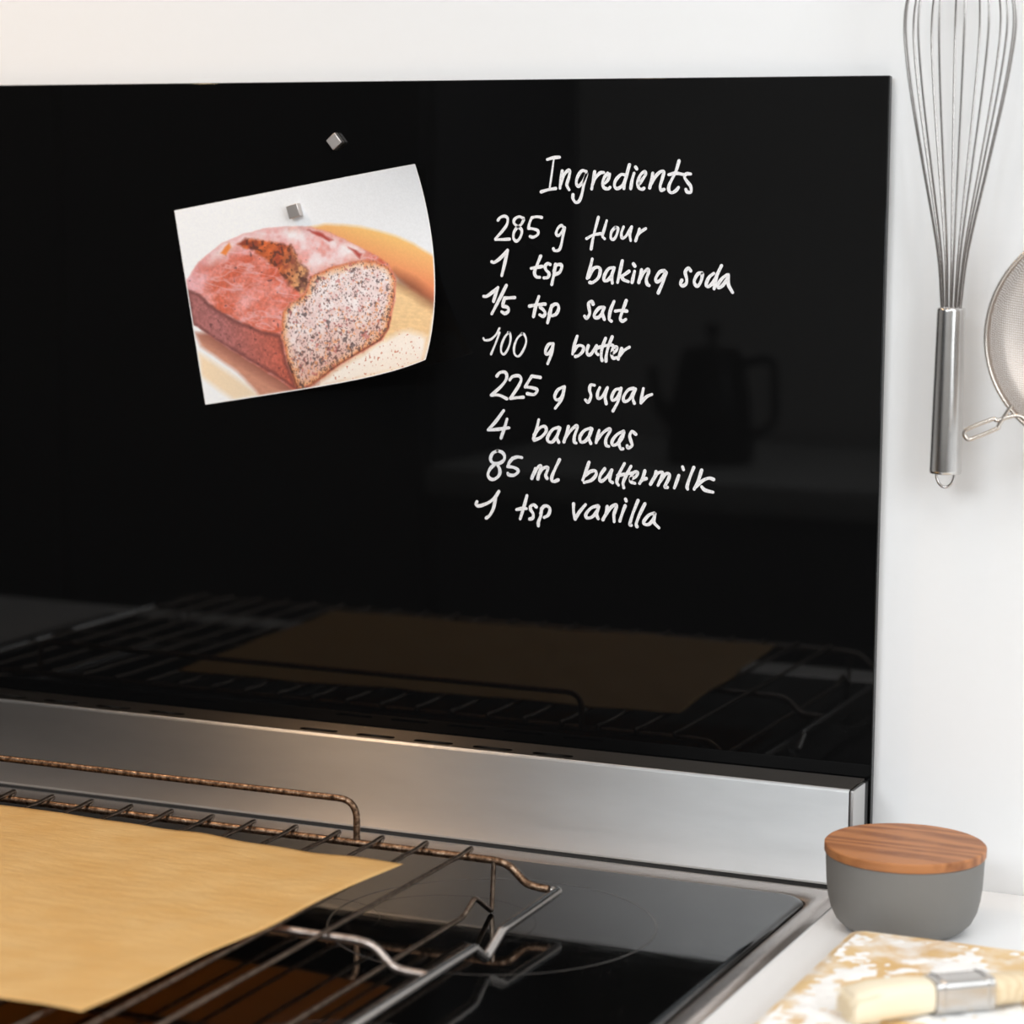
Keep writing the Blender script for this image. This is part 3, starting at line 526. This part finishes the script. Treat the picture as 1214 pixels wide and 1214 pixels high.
for j in range(nv):
    for i in range(nu):
        a = j*(nu+1)+i; fs.append((a, a+1, a+nu+2, a+nu+1))
me = bpy.data.meshes.new('parchment_sheet'); me.from_pydata(vs, [], fs)
ps = link_mesh('parchment_sheet', me, M['parchment']); tag(ps, 'tan sheet of parchment baking paper lying on the oven rack', 'baking paper')
so = ps.modifiers.new('s', 'SOLIDIFY'); so.thickness = .00012

# ================================================================== the printed photo and its two magnets
def vnoise(x, y, seed):
    r = np.random.RandomState(seed); T = r.rand(64, 64)
    xi = np.floor(x).astype(int); yi = np.floor(y).astype(int); fx = x-xi; fy = y-yi
    fx = fx*fx*(3-2*fx); fy = fy*fy*(3-2*fy)
    a = T[yi % 64, xi % 64]; b = T[yi % 64, (xi+1) % 64]; c = T[(yi+1) % 64, xi % 64]; d = T[(yi+1) % 64, (xi+1) % 64]
    return (a*(1-fx)+b*fx)*(1-fy)+(c*(1-fx)+d*fx)*fy
def fbm(x, y, seed, o=4):
    v = 0; a = .5; s = 0
    for k in range(o): v = v+a*vnoise(x*2**k, y*2**k, seed+k); s += a; a *= .55
    return v/s
def inpoly(px, py, poly):
    n = len(poly)//2; ins = np.zeros(px.shape, bool)
    for i in range(n):
        x1, y1 = poly[2*i], poly[2*i+1]; j = (i+1) % n; x2, y2 = poly[2*j], poly[2*j+1]
        if y1 == y2: continue
        c = ((y1 > py) != (y2 > py)) & (px < (x2-x1)*(py-y1)/(y2-y1)+x1); ins ^= c
    return ins
def pdist(px, py, poly, closed=True):
    n = len(poly)//2; d = np.full(px.shape, 1e9)
    for i in range(n if closed else n-1):
        x1, y1 = poly[2*i], poly[2*i+1]; j = (i+1) % n; x2, y2 = poly[2*j], poly[2*j+1]
        dx, dy = x2-x1, y2-y1; L2 = dx*dx+dy*dy+1e-9
        t = np.clip(((px-x1)*dx+(py-y1)*dy)/L2, 0, 1)
        d = np.minimum(d, np.hypot(px-x1-t*dx, (py-y1-t*dy)*.71))
    return d
NS, NT = 460, 326
s_, t_ = np.meshgrid(np.linspace(0, 1, NS), np.linspace(0, 1, NT))
gx = s_*1000; gy = t_*1000
jx = (fbm(s_*30, t_*22, 3)-.5)*26; jy = (fbm(s_*30, t_*22, 9)-.5)*26
def mask(k, jit=1., soft=3):
    p = PRINT_SHAPES[k]; X = gx+jx*jit; Y = gy+jy*jit
    m_ = inpoly(X, Y, p); d = pdist(X, Y, p)
    sd = np.where(m_, d, -d); return np.clip(sd/soft*.5+.5, 0, 1), sd
img = np.zeros((NT, NS, 3))
def lay(col, a): 
    global img
    col = np.array(col, float) if not isinstance(col, np.ndarray) else col
    img = img*(1-a[..., None])+col*a[..., None]
def mixc(c1, c2, f): f = np.clip(f, 0, 1)[..., None]; return np.array(c1, float)*(1-f)+np.array(c2, float)*f
img[:] = mixc((238, 241, 245), (250, 252, 255), np.clip(1.4-s_*1.2, 0, 1))
hi = fbm(s_*120, t_*85, 21, 3); mid = fbm(s_*24, t_*17, 31, 4); low = fbm(s_*6, t_*5, 41, 3)
m_, d = mask('side', .2, 14); lay(mixc((252, 226, 190), (232, 214, 190), s_*3), m_)
m_, d = mask('boardtop', .2, 10)
bt = mixc((214, 150, 125), (252, 214, 160), (s_-.35)*2.2+(mid-.5)*.9); bt = bt*(1-.10*(fbm(s_*14+t_*60, t_*80-s_*60, 52, 2)[..., None]))
lay(bt, m_)
# shadow of the loaf as printed on the board
dl = pdist(gx, gy, PRINT_SHAPES['loaf']); lay((128, 70, 60), np.clip(.65-dl/70, 0, 1)*m_*(s_ < .5))
m_, d = mask('banana', .15, 8)
gr = (t_-(.20+.55*np.clip(s_-.62, 0, 1)))/.30
lay(mixc((252, 204, 124), (228, 118, 84), gr*1.05+(.95-s_)*.35), m_)
m_, d = mask('bshadow', .3, 26); lay((120, 70, 45), m_*.85)
m_, d = mask('crumbs', .8, 14); cr = mixc((252, 250, 247), (246, 232, 216), low)
lay(cr, m_)
sp = (hi > .66); lay((196, 110, 80), (m_*(vnoise(s_*130, t_*92, 77) > .86)).astype(float)*.8)
m_, lsd = mask('loaf', .35, 5)
cf = np.clip((fbm(s_*10+t_*9, t_*14-s_*5, 61, 4)-.3)*2.3, 0, 1)
crust = mixc((212, 108, 84), (238, 172, 170), cf); crust = crust*(1-.35*(s_ > .3)[..., None]*0)
crust = mixc((1, 1, 1), (1, .9, .84), (s_-.12)*3.2)*crust*(.86+.28*hi[..., None])
lay(crust, m_)
wv = fbm(s_*7+t_*3, t_*8, 71, 3)*.6
vein = np.abs(fbm(s_*5+t_*7+wv, t_*15-s_*8, 73, 4)-.5); lay((240, 200, 206), m_*np.clip(1-vein/.055, 0, 1)*.55)
vein = np.abs(fbm(s_*9+t_*13+wv, t_*20-s_*14, 75, 3)-.47); lay((238, 176, 180), m_*np.clip(1-vein/.06, 0, 1)*.45)
tp = np.clip(1-(lsd)/95, 0, 1)*(s_ < .45)*(t_ < .5); lay((236, 186, 200), m_*tp*.55)
lay((92, 66, 74), m_*(vnoise(s_*60, t_*44, 79) > .93)*.6)
lm = m_
m_, d = mask('lside', .6, 6); m_ = m_*lm
lc = mixc((174, 110, 108), (200, 98, 76), (s_-.12)*3.5)*(.78+.42*hi[..., None])
lay(lc, m_); lay((96, 54, 52), m_*np.clip(1-(d-2)/16, 0, 1)*.75)
lay((70, 44, 46), m_*(vnoise(s_*110, t_*80, 83) > .88)*.45)
m_, d = mask('dust', 1.3, 30); m_ = m_*lm
dm = np.clip((fbm(s_*13, t_*10, 91, 4)-.28)*3.2, 0, 1)
lay(mixc((243, 196, 198), (250, 243, 245), dm), m_*np.clip(.55+dm, 0, 1))
for k in ('crack2', 'crack3'):
    m_, d = mask(k, .6, 5); lay((176, 62, 52), m_*.9*lm)
m_, d = mask('spot', .6, 4); lay((240, 140, 70), m_)
m_, d = mask('crack', 1.0, 6); m_ = m_*lm
ckc = mixc((226, 112, 62), (150, 60, 50), (fbm(s_*26, t_*20, 95, 3)-.4)*3)
ckc = ckc*np.clip(1.15-.5*fbm(s_*40+t_*20, t_*60, 96, 3), .5, 1.2)[..., None]; ckc = ckc+(mixc((140, 92, 74), (228, 168, 116), (fbm(s_*70, t_*50, 94, 2)-.35)*3)-ckc)*np.clip((s_+t_*.4-.53)*9, 0, 1)[..., None]
lay(ckc, m_); lay((84, 50, 44), m_*np.clip((fbm(s_*80, t_*60, 97, 2)-.60)/.04, 0, 1)*.7)
m_, d = mask('cut', .45, 4); m_ = m_*lm
crumb = mixc((236, 208, 206), (250, 241, 242), (fbm(s_*40, t_*28, 99, 3)-.3)*2.2)
low2 = np.clip((t_-.58-(.86-s_)*.32)*3.2, 0, 1)
crumb = crumb*(1-low2[..., None]*.5)+np.array((196, 118, 84))*low2[..., None]*.5
lay(crumb, m_)
lay(mixc((240, 178, 120), (206, 98, 56), np.clip(1-d/16, 0, 1)), m_*np.clip(1-d/34+(fbm(s_*60, t_*40, 98, 2)-.5)*.5, 0, 1))
for sd_, th, sc, col, al in ((101, .90, 60, (80, 60, 62), .65), (103, .86, 120, (110, 70, 66), .75), (107, .93, 38, (60, 50, 54), .6), (109, .84, 150, (86, 54, 52), .7), (111, .84, 80, (232, 160, 110), .7), (113, .9, 55, (190, 104, 100), .6)):
    aa = fbm(s_*sc*1.3+t_*sc*.35, t_*sc*.75-s_*sc*.4, sd_, 2)
    q_ = np.quantile(aa, 1-(1-th)*.55); q2_ = np.quantile(aa, 1-(1-th)*1.5)
    lay(col, m_*np.clip((aa-(q_*(1-low2)+q2_*low2))/.03, 0, 1)*al)
lay((70, 34, 26), lm*m_*np.clip(1-d/9, 0, 1)*(t_ > .72+(.8-s_)*.3)*.8)
# grain of the print
img = np.clip(img*(.985+.03*vnoise(s_*230, t_*163, 121)[..., None]), 0, 255)
bd = np.minimum(np.minimum(s_*1.42, (1-s_)*1.42), np.minimum(t_, 1-t_))
img = np.where((bd < .006)[..., None], 250, img)
lin = np.where(img/255 <= .04045, img/255/12.92, ((img/255+.055)/1.055)**2.4)*.95
TL = np.array([-.4734, -.0004, .3886]); U = np.array([.985, 0, .1735]); U /= np.linalg.norm(U); V_ = np.array([.1735, 0, -.985]); V_ /= np.linalg.norm(V_)
Wd, Hd = .1798, .1272
A = 4.8*s_**2.4; tau = t_*Hd-.042
e = .45*A**2*np.abs(tau)**3*np.sign(tau); ww = A*tau**2*np.where(tau < 0, .9, 1)
P = TL+(s_*Wd)[..., None]*U+(t_*Hd-e)[..., None]*V_; P[..., 1] -= ww
me = bpy.data.meshes.new('photo_print')
idx = np.arange(NS*NT).reshape(NT, NS)
q = np.stack([idx[:-1, :-1], idx[1:, :-1], idx[1:, 1:], idx[:-1, 1:]], -1).reshape(-1, 4)
me.vertices.add(NS*NT); me.vertices.foreach_set('co', P.reshape(-1).astype(np.float32))
me.loops.add(q.size); me.loops.foreach_set('vertex_index', q.reshape(-1).astype(np.int32))
me.polygons.add(len(q)); me.polygons.foreach_set('loop_start', np.arange(0, q.size, 4, dtype=np.int32))
me.polygons.foreach_set('loop_total', np.full(len(q), 4, dtype=np.int32))
me.update(); me.validate()
ca = me.color_attributes.new('print', 'FLOAT_COLOR', 'POINT')
ca.data.foreach_set('color', np.concatenate([lin, np.ones((NT, NS, 1))], -1).reshape(-1).astype(np.float32))
ph = link_mesh('photo_print', me, M['print'])
tag(ph, 'white-bordered photo print of a sliced banana loaf, curling off the black board', 'photo')

def magnet(cx, cz, ang, y0, depth, size, label):
    t = thing('cube_magnet', (cx, y0, cz), label, 'magnet', None)
    bm = bmesh.new(); h = size/2; box_bm(bm, (-h, -depth, -h), (h, 0, h), .0005, 2)
    bmesh.ops.rotate(bm, verts=bm.verts, cent=(0, 0, 0), matrix=Matrix.Rotation(math.radians(ang), 3, 'Y'))
    bmesh.ops.translate(bm, verts=bm.verts, vec=(cx, y0, cz))
    o = from_bm('magnet', bm, M['magnet'], None, angle=40, flat=2e-5)
    bpy.data.objects.remove(t); o.name = 'cube_magnet'; o.data.name = 'cube_magnet'
    return tag(o, label, 'magnet')
magnet(-.3545, .4328, -40, -.0001, .0045, .0080, 'small nickel cube magnet tilted on bare black glass above the photo')
magnet(-.3830, .3892, -17, -.0012, .0046, .0083, 'small nickel cube magnet pinning the top of the photo print')

# ================================================================== grey jar with wooden lid
jar = thing('storage_jar', (.0438, -.085, 0), 'round grey stoneware jar with a flat wooden lid by the wall', 'jar')
JR = .0436
prof = [(0, .0006), (.0285, .0006), (.0335, .0020), (.0375, .0060), (.0402, .0115), (.0418, .018), (.0428, .026), (.0432, .034), (JR, .0420), (JR-.0006, .0424), (JR-.004, .0424), (JR-.0042, .038), (JR-.006, .010), (0, .006)]
lathe('jar_body', prof, (.0438, -.085, 0), M['jar'], jar)
o = lathe('lid', [(0, .0425), (JR+.0004, .0425), (JR+.0008, .0431), (JR+.0008, .0472), (JR+.0002, .0478), (0, .0478)], (.0438, -.085, 0), M['lid'], jar)
o['label'] = 'flat brown wooden lid'

# ================================================================== cutting board with flour and pastry brush
BT = .0135
bm = bmesh.new(); ang = math.radians(0.2)
outl = rrect(.0325, .30, -.46, -.1440, .008, 6)
r0 = [bm.verts.new((x, y, .0004)) for x, y in outl]; ins = rrect(.0315, .301, -.461, -.1430, .009, 6)
r1 = [bm.verts.new((x, y, .002)) for x, y in ins]; r2_ = [bm.verts.new((x, y, BT-.002)) for x, y in ins]
i3 = rrect(.0330, .2995, -.4595, -.1445, .008, 6); r3 = [bm.verts.new((x, y, BT)) for x, y in i3]
for A0, B0 in ((r0, r1), (r1, r2_), (r2_, r3)):
    for k in range(len(A0)): bm.faces.new((A0[k], A0[(k+1) % len(A0)], B0[(k+1) % len(A0)], B0[k]))
bm.faces.new(r3); bm.faces.new(r0[::-1])
tag(from_bm('cutting_board', bm, M['board'], angle=50), 'pale wooden cutting board dusted with flour, in front of the grey jar', 'board')
# flour: a patchy low layer of real thickness
vs = []; fs = []; nx, ny = 150, 170
fx_, fy_ = np.meshgrid(.036+np.arange(nx+1)*(.262/nx), -.455+np.arange(ny+1)*(.306/ny))
f1_ = fbm(fx_*60+50, fy_*60+90, 131, 4); f2_ = fbm(fx_*200+50, fy_*200+190, 141, 3)
d_ = np.minimum(np.hypot((fx_-.125)/.090, (fy_+.235)/.070), np.hypot((fx_-.11)/.10, (fy_+.34)/.08))
H = np.maximum(0, (1.15-d_)*.9+(f1_-.5)*2.6+(f2_-.5)*1.6)
for j in range(ny+1):
    for i in range(nx+1):
        vs.append((fx_[j, i], fy_[j, i], BT-.0004+min(.0030, H[j, i]*.0016)))
for j in range(ny):
    for i in range(nx):
        if H[j:j+2, i:i+2].max() > .02:
            a = j*(nx+1)+i; fs.append((a, a+1, a+nx+2, a+nx+1))
me = bpy.data.meshes.new('flour'); me.from_pydata(vs, [], fs)
bmf = bmesh.new(); bmf.from_mesh(me); bmesh.ops.delete(bmf, geom=[v_ for v_ in bmf.verts if not v_.link_faces], context='VERTS'); bmf.to_mesh(me); bmf.free()
tag(link_mesh('flour', me, M['flour']), 'white flour scattered over the wooden cutting board', 'flour', kind='stuff')
# brush
br = thing('pastry_brush', (.12, -.27, BT), 'pastry brush with cream bristles and steel ferrule lying on the floured board', 'brush')
da = math.radians(40.0); dx = Vector((math.cos(da), math.sin(da), 0)); dy = Vector((-dx.y, dx.x, 0)); O = Vector((.1045, -.2640, BT+.0018))
def sect(bm, secs, n=20, p=4.0):
    """superellipse sections: (distance, half width, z0, z1)"""
    rings = []
    for s0, hw, z0, z1 in secs:
        c = O+dx*s0; zc = (z0+z1)/2; hz = (z1-z0)/2; R_ = []
        for k in range(n):
            a = 2*math.pi*(k+.5)/n; ca_, sa = math.cos(a), math.sin(a)
            u_ = math.copysign(abs(ca_)**(2/p), ca_)*hw; v0 = math.copysign(abs(sa)**(2/p), sa)*hz
            R_.append(bm.verts.new((c.x+dy.x*u_, c.y+dy.y*u_, O.z+zc+v0)))
        rings.append(R_)
    for A0, B0 in zip(rings, rings[1:]):
        for k in range(n): bm.faces.new((A0[k], A0[(k+1) % n], B0[(k+1) % n], B0[k]))
    bm.faces.new(rings[0]); bm.faces.new(rings[-1][::-1])
bm = bmesh.new(); sect(bm, [(0, .0088, 0, .0165), (.0306, .0088, 0, .0165)], 24, 5)
for s0 in (.004, .027):
    sect(bm, [(s0-.0008, .0088, .0, .0165), (s0, .0094, -.0004, .0170), (s0+.0008, .0088, 0, .0165)], 24, 5)
o = from_bm('ferrule', bm, M['handle_steel'], br, angle=40)
bm = bmesh.new(); sect(bm, [(.0308, .0082, .0006, .0160), (.045, .0078, .001, .0155), (.07, .0060, .002, .014), (.10, .0048, .003, .0125), (.15, .0056, .0025, .0135), (.165, .003, .005, .011)], 20, 2.6)
from_bm('handle', bm, M['brush_wood'], br, angle=60)
bm = bmesh.new(); sect(bm, [(-.0005, .0084, .0004, .0160), (-.012, .0098, -.0003, .0172), (-.030, .0108, -.0012, .0165), (-.040, .0108, -.0016, .0145), (-.0425, .0098, -.0012, .0125)], 28, 3.2)
from_bm('bristles', bm, M['bristle'], br, angle=60)
bm = bmesh.new(); rnd = random.Random(8)
for k in range(260):
    u_ = rnd.uniform(-.0086, .0086); z_ = rnd.uniform(.001, .0155); l = rnd.uniform(.041, .0455)
    a = O+dx*(-.03)+dy*(u_*1.22)+Vector((0, 0, z_-.001)); b = O+dx*(-l)+dy*(u_*1.2)+Vector((0, 0, z_*.85-.0012))
    if z_ > .0145 or z_ < .002 or abs(u_) > .008: tube_bm(bm, [a, b], .00022, 4)
    else: tube_bm(bm, [b-(b-a).normalized()*.004, b], .00022, 4)
o = from_bm('bristle_tips', bm, M['bristle'], br); o['kind'] = 'stuff'

# ================================================================== balloon whisk hanging on the wall
wk = thing('whisk', (.0430, -.016, .3396), 'steel balloon whisk hanging upside down on the white wall beside the black board', 'whisk')
WX, WYc = .0434, -.0165
hs = []
ht, hb = Vector((.0435, WYc, .3400)), Vector((.0428, WYc, .2462))
pts = [ht+(hb-ht)*t for t in (0, .004, .02, .5, .98, .996, 1)]
tube('handle', pts, [.0072, .0077, .0079, .0085, .0090, .0089, .0085], M['handle_steel'], wk, 40)
lp = []
for k in range(17):
    a = math.pi*k/16; lp.append((.0429-.0052*math.cos(a), WYc, .2462-.0078*math.sin(a)))
tube('hanging_loop', [(.0377, WYc, .252)]+lp+[(.0481, WYc, .252)], .0008, M['chrome'], wk, 8)
nw = 7; half = [(.340, .0055), (.372, .0088), (.42, .0185), (.455, .0255), (.480, .0295), (.497, .0308), (.512, .0290), (.527, .0235), (.538, .0150), (.543, .0060), (.544, 0)]
for k in range(nw):
    a = math.pi*(k+.12)/nw; c, s = math.cos(a), math.sin(a)
    L1 = [(WX+r*c+.026*(z-.34), WYc+r*s*.80-(z-.34)*.10, z) for z, r in half]
    L2 = [(WX-r*c+.026*(z-.34), WYc-r*s*.80-(z-.34)*.10, z) for z, r in half]
    path = catmull(L1+L2[-2::-1], 5)
    tube('wire', path, .00062, M['chrome'], wk, 8)
# ================================================================== sieve
sv = thing('sieve', (.1316, -.03, .3268), 'fine steel mesh sieve hanging on the wall at the right edge', 'sieve')
SX, SY, SZ, SR = .1316, -.046, .3268, .0612
m = M['mesh'] = mat('fine_wire_mesh', (.50, .43, .38), .5, 1)
uv = N(m, 'ShaderNodeUVMap'); uv.uv_map = 'UVMap'
sep = N(m, 'ShaderNodeSeparateXYZ'); L(m, uv.outputs[0], sep.inputs[0])
outs = []
for ax in ('X', 'Y'):
    a = N(m, 'ShaderNodeMath', operation='MULTIPLY'); a.inputs[1].default_value = 95; L(m, sep.outputs[ax], a.inputs[0])
    b = N(m, 'ShaderNodeMath', operation='FRACT'); L(m, a.outputs[0], b.inputs[0])
    c = N(m, 'ShaderNodeMath', operation='LESS_THAN'); c.inputs[1].default_value = .42; L(m, b.outputs[0], c.inputs[0]); outs.append(c.outputs[0])
mxx = N(m, 'ShaderNodeMath', operation='MAXIMUM'); L(m, outs[0], mxx.inputs[0]); L(m, outs[1], mxx.inputs[1]); L(m, mxx.outputs[0], B(m, 'Alpha'))
bm = bmesh.new(); uvl = bm.loops.layers.uv.new('UVMap'); rings = []; nr, ns = 14, 72
bowl = [(1, 0), (.985, .006), (.96, .010)]+[(math.cos(a), .010+.022*math.sin(a)) for a in [math.pi/2*k/10 for k in (2, 3, 4, 5, 6, 7, 8, 9, 9.6)]]
for r, dpt in bowl:
    rings.append([bm.verts.new((SX+SR*r*math.cos(2*math.pi*k/ns), SY+dpt, SZ+SR*r*math.sin(2*math.pi*k/ns))) for k in range(ns)])
for A0, B0 in zip(rings, rings[1:]):
    for k in range(ns):
        vv = (A0[k], A0[(k+1) % ns], B0[(k+1) % ns], B0[k])
        bm.faces.new(vv)
bm.faces.new(rings[-1])
for f in bm.faces:
    for l in f.loops: l[uvl].uv = ((l.vert.co.x-SX+l.vert.co.y*.4)/(2*SR), (l.vert.co.z-SZ+l.vert.co.y*.3)/(2*SR))
from_bm('mesh_bowl', bm, M['mesh'], sv, smooth=True)
tube('rim', [(SX+SR*math.cos(2*math.pi*k/96), SY, SZ+SR*math.sin(2*math.pi*k/96)) for k in range(96)], .0010, M['sieve_wire'], sv, 8, closed=True)
bm = bmesh.new(); rr = []
for r, dpt in ((SR*.998, .0008), (SR*.985, .0055)):
    rr.append([bm.verts.new((SX+r*math.cos(2*math.pi*k/96), SY+dpt, SZ+r*math.sin(2*math.pi*k/96))) for k in range(96)])
for k in range(96): bm.faces.new((rr[0][k], rr[0][(k+1) % 96], rr[1][(k+1) % 96], rr[1][k]))
from_bm('rim_band', bm, M['mesh'], sv, smooth=True)
# rest loop at the lower left
E0 = Vector((.0865, SY, .2868)); E1 = Vector((.0985, SY, .2745))
tip = Vector((.0610, SY, .2712)); dr = (tip-Vector((.0885, SY, .2835))).normalized(); pr = Vector((-dr.z, 0, dr.x))
c0 = Vector((.0790, SY, .2793))
path = [Vector((.0860, SY, .2890)), c0+pr*(-.0012)*-1, c0+dr*.002+pr*.0028, tip-dr*.0035+pr*.0030, tip+pr*.0016, tip-pr*.0016, tip-dr*.0035-pr*.0030, c0+dr*.002-pr*.0028, c0-pr*.0012, Vector((.0905, SY, .2835)), Vector((.0985, SY, .2757))]
tube('rest_loop', catmull(path, 5), .0012, M['sieve_wire'], sv, 8)
tube('handle', fillet([(SX-.006, SY, SZ+SR), (SX-.004, SY, SZ+SR+.16), (SX+.004, SY, SZ+SR+.16), (SX+.006, SY, SZ+SR)], .006), .0016, M['chrome'], sv, 8)
# rail and hooks above the picture that carry both
rl = thing('hook_rail', (.09, 0, .56), 'steel utensil rail fixed to the wall above the picture', 'rail')
tube('rail', [(-.02, -.02, .565), (.30, -.02, .565)], .004, M['chrome'], rl, 16)
for x in (.0, .28): tube('bracket', [(x, WY-.0002, .565), (x, -.02, .565)], .003, M['chrome'], rl, 12)
for x, zb, yb in ((.0487, .540, -.0365), (SX, .543, SY)):
    tube('hook', fillet([(x, -.0145, .5655), (x, -.015, .5715), (x, -.026, .5715), (x, -.0265, .560), (x, yb-.002, zb), (x, yb+.003, zb-.004), (x, yb+.008, zb+.002)], .004), .0013, M['chrome'], rl, 8)
